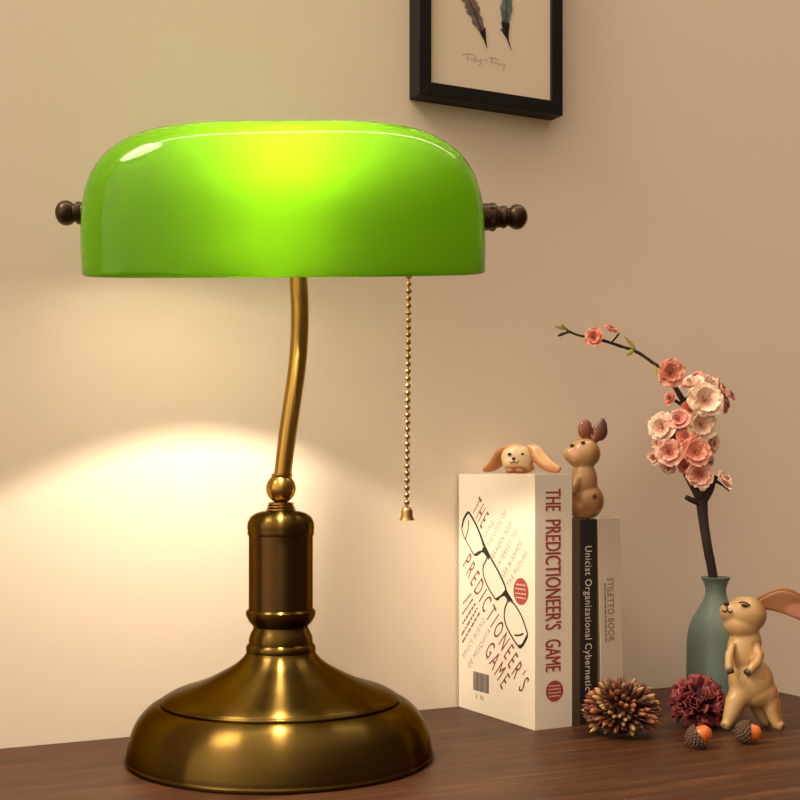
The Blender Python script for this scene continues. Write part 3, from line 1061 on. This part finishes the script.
# ------------------------------------------------------------------ vase with blossom branch
VY = 1.0; vk = VY / F
VX = (715.7 - 400) / F * VY
vase = MB()
def vz(py): return max(0, CZ - (py - HOR) * vk)
outer = smooth_prof([(25.5, 702.75), (28, 700), (28.6, 690), (28.6, 660), (28.4, 645), (27.2, 632), (23.5, 620), (18.5, 611), (13.2, 602), (10.6, 595), (10.2, 590), (11.3, 584), (14.2, 578.2), (14.6, 577)], 4)
inner = smooth_prof([(13.4, 576.8), (10.2, 584), (8.6, 590), (9, 595), (17, 612), (26, 634), (27, 695), (0.0, 698)], 4)
vase.lathe([(0, 0)] + [(r * vk, vz(y)) for r, y in outer] + [(max(r, 0) * vk, vz(y)) for r, y in inner], 64, Matrix.Translation((VX, VY, 0)))
vo = vase.build('vase', MAT['vase'], None, loc=(VX, VY, 0), auto=60)
tag(vo, 'matte grey-blue ceramic bottle vase holding the blossom branch', 'vase')

BL = [0.996]
def bp(px, py, d=0): return at(px, py, VY + d)
branch = thing('blossom_branch', 'dark branch with pink and coral blossoms rising from the blue vase', 'flower branch', bp(715, 640))
wd = MB()
def limb(pts, rad, n_=4):
    q = smooth_prof([(*p[:2], p[2] if len(p) > 2 else 0, r) for p, r in zip(pts, rad)], n_)
    wd.tube([bp(x, y, d) for x, y, d, r in q], [max(r, .4) * vk for x, y, d, r in q], 10)
limb([(719, 665, .003), (716, 620, 0), (713, 577, 0), (708, 550, -.002), (704, 525, 0), (702, 505, .001), (700.5, 492, 0)], [3.5, 4, 4.6, 4.8, 5, 5.8, 6.2])
limb([(701, 500), (694, 488, .002), (686, 474, .004), (680, 462, .004), (677, 448, .003), (680, 430, .002), (686, 415), (684, 403), (678, 392), (672, 383)], [5, 3.8, 3.2, 2.8, 2.6, 2.6, 2.8, 3, 2.6, 2.2])
limb([(674, 386), (664, 371, 0), (652, 362, .002), (637, 352, .003), (620, 346, .002), (605, 341), (592, 338), (578, 335, -.002), (568, 331, -.003)], [2.2, 1.9, 1.7, 1.7, 1.6, 1.6, 1.5, 1.3, 1])
limb([(568, 331, -.003), (563, 326, -.003)], [1, .6]); limb([(569, 332, -.003), (562, 334, -.004), (558, 336, -.004)], [1, 1.6, .8])
limb([(612, 342), (618, 335, -.002), (620, 333, -.002)], [1, .9, .6])
limb([(703, 500), (709, 492), (713, 482, -.002), (716, 476, -.003)], [5, 4, 3, 2.4]); limb([(714, 480, -.003), (722, 485, -.006), (729, 491, -.008)], [2, 1.2, .7])
limb([(700, 503), (692, 500, -.002), (686, 497, -.003)], [3.4, 3, 2.6])
limb([(684, 403), (690, 396), (700, 391), (712, 384)], [2.4, 2, 1.5, 1]); limb([(682, 405), (674, 400), (668, 398)], [2, 1.5, 1])
limb([(683, 425), (692, 430), (700, 433)], [2, 1.5, 1]); limb([(678, 445), (668, 440), (662, 432)], [2, 1.5, 1])
limb([(680, 455), (690, 458), (697, 462)], [2, 1.5, 1]); limb([(688, 475), (697, 478)], [2, 1.2]); limb([(682, 462), (673, 464)], [2, 1.2])
limb([(700, 391), (712, 395), (722, 402)], [1.5, 1.2, .8])
br = wd.build('branch', MAT['bark'], branch, loc=bp(715, 640))
br.modifiers.new('t', 'DISPLACE')
tx = bpy.data.textures.new('bark_bumps', 'CLOUDS'); tx.noise_scale = .004
br.modifiers['t'].texture = tx; br.modifiers['t'].strength = .0009; br.modifiers['t'].mid_level = .5

CORAL = radial_mat('petal_coral', (0.66, 0.13, 0.09), (0.95, 0.46, 0.34), .001, .0115)
PALE = radial_mat('petal_pale', (0.80, 0.38, 0.27), (0.96, 0.78, 0.60), .001, .012)
ROSE = radial_mat('petal_rose', (0.60, 0.085, 0.075), (0.96, 0.58, 0.46), .001, .0105)


def blossom(px, py, r, mt, aim, d=0, layers=2, seed=0, open_=.28):
    rnd = random.Random(seed)
    c = bp(px, py, d)
    ax = Vector(aim).normalized()
    q = ax.to_track_quat('Z', 'Y').to_matrix()
    Rr = r * 1.1 * vk
    mb = MB()
    for ly in range(layers):
        for j in range(5):
            a0 = 2 * math.pi * (j + .5 * ly) / 5 + rnd.uniform(-.15, .15) + seed
            lift = (open_ + .38 * ly) + rnd.uniform(-.12, .12)
            ln = Rr * (1 - .28 * ly) * rnd.uniform(.9, 1.1)
            nu_, nv_ = 7, 7
            vs = []
            for iu in range(nu_ + 1):
                f = iu / nu_
                wdt = ln * .62 * math.sin(math.pi * min(1, .12 + .80 * f) ** 1.15) ** .75
                for iv in range(nv_ + 1):
                    g = iv / nv_ * 2 - 1
                    rad = ln * f * (1 - .10 * (1 if abs(g) < .15 and f > .9 else 0)) * (1 - .06 * g * g * f)
                    x = rad * math.cos(lift * (1 - .3 * f)); z = rad * math.sin(lift * (.35 + .65 * f)) + .22 * wdt * g * g + ly * .02 * Rr
                    z += .05 * Rr * math.sin(5 * g + j * 2 + seed) * f
                    y = wdt * g
                    X = x * math.cos(a0) - y * math.sin(a0); Yy = x * math.sin(a0) + y * math.cos(a0)
                    vs.append(c + q @ Vector((X, Yy, z)))
            mb.add(vs, [(i * (nv_ + 1) + k_, i * (nv_ + 1) + k_ + 1, (i + 1) * (nv_ + 1) + k_ + 1, (i + 1) * (nv_ + 1) + k_) for i in range(nu_) for k_ in range(nv_)])
    o = mb.build('blossom', mt, branch, loc=c)
    so = o.modifiers.new('s', 'SOLIDIFY'); so.thickness = .00025
    st_ = MB()
    for j in range(11):
        a0 = rnd.uniform(0, 6.28); t = rnd.uniform(.15, .6); ln = Rr * rnd.uniform(.4, .62)
        dr = Vector((math.cos(a0) * math.sin(t), math.sin(a0) * math.sin(t), math.cos(t)))
        e = c + q @ (dr * ln)
        st_.tube([c, e], .00016, 5)
        st_.ball(e, .00045, u=6, v=4, m=1)
    st_.build('stamens', [MAT['stamen'], MAT['anther']], o, loc=c)
    cx = MB(); cx.lathe([(0, -.12 * Rr), (.10 * Rr, -.10 * Rr), (.16 * Rr, 0), (.1 * Rr, .03 * Rr), (0, .03 * Rr)], 10, Matrix.Translation(c) @ q.to_4x4())
    cx.build('calyx', MAT['bark'], o, loc=c)


for i, (px, py, r, mt, aim, d) in enumerate([
    (595, 337, 9.5, CORAL, (-.5, -1, .0), -.004), (611, 331, 8, ROSE, (.3, -.5, 1), -.002),
    (670, 373, 14, CORAL, (.15, -1, .05), -.008), (692, 386, 13, PALE, (-.4, -.5, .9), -.002),
    (704, 401, 18, PALE, (.15, -1, .15), -.010), (719, 392, 12, ROSE, (.9, -.5, .5), .002), (708, 382, 9, PALE, (.2, -.4, 1), .004),
    (724, 405, 8, ROSE, (1, -.6, -.2), .004),
    (700, 424, 16.5, PALE, (.2, -1, -.1), -.008), (671, 399, 7, ROSE, (-.8, -.6, .3), 0), (679, 420, 11, ROSE, (-.3, -1, .4), -.008),
    (663, 428, 14, PALE, (-.6, -.9, .1), -.002), (670, 452, 13.5, ROSE, (-.3, -1, .1), -.008), (695, 452, 15.5, CORAL, (.1, -1, .1), -.012),
    (685, 438, 10, CORAL, (0, -1, .5), -.010), (669, 466, 8, PALE, (-.5, -.7, -.7), -.002), (699, 474, 14, ROSE, (-.05, -1, -.1), -.008),
    (723, 481, 11, PALE, (.6, -.6, .6), -.006), (711, 444, 9, PALE, (.7, -.8, 0), .002), (660, 443, 8, PALE, (-.9, -.6, -.2), .002),
    (730, 396, 6, ROSE, (.9, -.7, .6), .006), (697, 378, 7, ROSE, (-.3, -.8, .8), .004), (708, 462, 7, PALE, (.7, -.8, -.3), 0), (655, 458, 7, PALE, (-.9, -.8, -.1), .002), (674, 436, 8, ROSE, (-.6, -1, 0), -.004), (690, 410, 10, CORAL, (-.2, -1, .2), -.002), (686, 466, 8, CORAL, (-.3, -1, -.3), -.002)]):
    blossom(px, py, r, mt, aim, d, 2, seed=i * 1.37)
def leaf(p0, p1, wv):
    a = bp(*p0, -.004); b2 = bp(*p1, -.006)
    lm = MB(); d_ = b2 - a; sd_ = d_.cross(Vector((0, 1, 0))).normalized() * wv * vk
    vs = []
    for i in range(9):
        f = i / 8; ww = math.sin(math.pi * f) ** .8
        for g in (-1, 0, 1): vs.append(a + d_ * f + sd_ * ww * g + Vector((0, -.0008 * (abs(g) - .5) * ww, 0)))
    lm.add(vs, [(i * 3 + k_, i * 3 + k_ + 1, i * 3 + k_ + 4, i * 3 + k_ + 3) for i in range(8) for k_ in range(2)])
    o = lm.build('leaf', MAT['leaf'], branch, loc=a); so = o.modifiers.new('s', 'SOLIDIFY'); so.thickness = .0003
for p0, p1, wv in (((567, 330), (554, 326), 1.6), ((565, 329), (561, 324), 1.4), ((637, 351), (624, 336), 1.9), ((634, 349), (626, 356), 2.6), ((655, 365), (656, 376), 2)):
    leaf(p0, p1, wv)

# ------------------------------------------------------------------ dried brown cone
random.seed(11)
PC = Vector((.1558, .878, 0)); PR = .0236
cone = thing('pine_cone', 'brown dried cone with pale orange tipped scales in front of the books', 'pine cone', PC)
core = MB(); core.ball(PC + Vector((0, 0, .0155)), (.0155, .0155, .0145))
core.build('core', mat('cone_core', (.05, .02, .015), .8), cone, loc=PC)
CS = PC + Vector((0, 0, .0165))
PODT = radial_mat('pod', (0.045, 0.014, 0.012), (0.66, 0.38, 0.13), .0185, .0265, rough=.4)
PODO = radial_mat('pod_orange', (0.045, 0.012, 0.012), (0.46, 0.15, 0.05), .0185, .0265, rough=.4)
BRA = mat('bract', (0.085, 0.025, 0.022), .5, color2=(0.15, 0.06, 0.03), vscale=200)
pods = MB(); bracts = MB()
N = 330
for i in range(N):
    zf = 1 - 1.55 * (i + .5) / N
    a = i * 2.39996
    rr_ = math.sqrt(max(0, 1 - zf * zf))
    d_ = Vector((rr_ * math.cos(a), rr_ * math.sin(a), zf))
    d_ = (d_ + Vector((random.uniform(-.12, .12), random.uniform(-.12, .12), random.uniform(-.1, .1)))).normalized()
    ln = PR * random.uniform(.98, 1.12)
    ex = Vector((1.12, 1.0, .92))
    base_ = CS + Vector((d_.x * .013, d_.y * .013, d_.z * .012))
    tip = CS + Vector((d_.x * ln * ex.x, d_.y * ln * ex.y, d_.z * ln * ex.z))
    if tip.z < .0016: tip.z = .0016 + random.uniform(0, .001)
    if base_.z < .004: base_.z = .004
    q = (tip - base_)
    if i % 3 != 0:
        w_ = random.uniform(.0013, .0024)
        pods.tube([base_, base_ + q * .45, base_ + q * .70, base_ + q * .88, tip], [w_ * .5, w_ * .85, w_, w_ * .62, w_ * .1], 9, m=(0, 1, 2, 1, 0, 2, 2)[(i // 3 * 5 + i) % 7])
    else:
        w_ = random.uniform(.0013, .0019); s_ = q.cross(Vector((0, 0, 1))).normalized() * w_
        up_ = s_.cross(q).normalized() * .0007
        vs = []
        for f, ww in ((0, .5), (.4, 1), (.75, .9), (1.04, .05)):
            p = base_ + q * f
            vs += [p - s_ * ww, p + up_ * ww, p + s_ * ww, p - up_ * ww]
        bracts.add(vs, [(i_ * 4 + k_, i_ * 4 + (k_ + 1) % 4, i_ * 4 + 4 + (k_ + 1) % 4, i_ * 4 + 4 + k_) for i_ in range(3) for k_ in range(4)])
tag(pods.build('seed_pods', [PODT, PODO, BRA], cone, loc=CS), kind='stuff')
tag(bracts.build('bracts', BRA, cone, loc=CS), kind='stuff')

# ------------------------------------------------------------------ dark red dried flower head
RC = Vector((.2168, .907, .0)); RS = RC + Vector((0, 0, .0160))
rf = thing('dried_flower', 'crumpled dark red dried flower head between the brown cone and the rabbit', 'dried flower', RC)
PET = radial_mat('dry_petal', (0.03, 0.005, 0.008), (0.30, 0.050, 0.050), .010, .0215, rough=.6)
core = MB(); core.ball(RS, .012); core.build('core', mat('flower_core', (.03, .008, .01), .9), rf, loc=RS)
ptm = MB()
random.seed(5)
for i in range(95):
    zf = 1 - 1.75 * (i + .5) / 95; a = i * 2.39996
    rr_ = math.sqrt(max(0, 1 - zf * zf))
    d_ = (Vector((rr_ * math.cos(a), rr_ * math.sin(a), zf)) + Vector([random.uniform(-.2, .2) for _ in range(3)])).normalized()
    s_ = d_.orthogonal().normalized()
    s_.rotate(Matrix.Rotation(random.uniform(0, 6.28), 3, d_))
    u_ = d_.cross(s_)
    ln = random.uniform(.0185, .0215); ww = random.uniform(.0040, .0062)
    vs = []
    for iu in range(6):
        f = iu / 5
        for iv in range(7):
            g = iv / 6 * 2 - 1
            cu_ = 1.0 + .9 * f
            p = RS + d_ * (.008 + (ln - .008) * f - .0012 * g * g * f) + s_ * (ww * math.sin(g * cu_) * (.5 + .5 * f)) + u_ * (ww * (1 - math.cos(g * cu_)) * .8 * (.5 + .5 * f) + .0016 * f * math.sin(7 * g + i) + .003 * f * f)
            if p.z < .0008: p.z = .0008
            vs.append(p)
    ptm.add(vs, [(i_ * 7 + k_, i_ * 7 + k_ + 1, i_ * 7 + k_ + 8, i_ * 7 + k_ + 7) for i_ in range(5) for k_ in range(6)])
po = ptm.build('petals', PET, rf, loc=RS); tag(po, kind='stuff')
so = po.modifiers.new('s', 'SOLIDIFY'); so.thickness = .0004

# ------------------------------------------------------------------ acorns
def acorn(loc, axis, sc, label):
    t = thing('acorn', label, 'acorn', (loc[0], loc[1], 0), 'acorns on the desk')
    q = Vector(axis).normalized().to_track_quat('Z', 'Y').to_matrix().to_4x4()
    Ma = Matrix.Translation(loc) @ q @ Matrix.Scale(sc, 4)
    nb2 = MB(); nb2.lathe(smooth_prof([(0, -.2), (.62, -.15), (.72, .1), (.70, .5), (.55, .88), (.28, 1.06), (.06, 1.12), (0, 1.2)], 4), 28, Ma)
    nb2.build('nut', MAT['nut'], t, loc=loc)['label'] = 'glossy orange nut'
    cb2 = MB(); cb2.lathe(smooth_prof([(0, -1.0), (.35, -.95), (.72, -.65), (.9, -.2), (.88, .12), (.76, .16), (.70, .05), (0, .0)], 4), 28, Ma)
    rn = random.Random(2)
    for j in range(90):                             # overlapping knobbly scales of the cup
        zz_ = -.95 + 1.08 * (j + .5) / 90; a = j * 2.39996
        rad = .9 * math.sqrt(max(.02, 1 - ((zz_ - .0) / 1.02) ** 2)) if zz_ < 0 else .9
        p = Ma @ Vector((rad * math.cos(a), rad * math.sin(a), zz_))
        cb2.ball(p, sc * .13, u=7, v=5)
    cb2.tube([Ma @ Vector((0, 0, -.95)), Ma @ Vector((.08, 0, -1.25))], [sc * .14, sc * .1], 8)
    cb2.build('cup', MAT['cup'], t, loc=loc)


acorn(Vector((.1995, .8350, .0077)), (.72, -.12, .45), .0083, 'orange acorn lying in front of the dark red dried flower')
acorn(Vector((.2365, .8500, .0074)), (.95, -.15, -.03), .0081, 'orange acorn lying in front of the standing rabbit figurine')
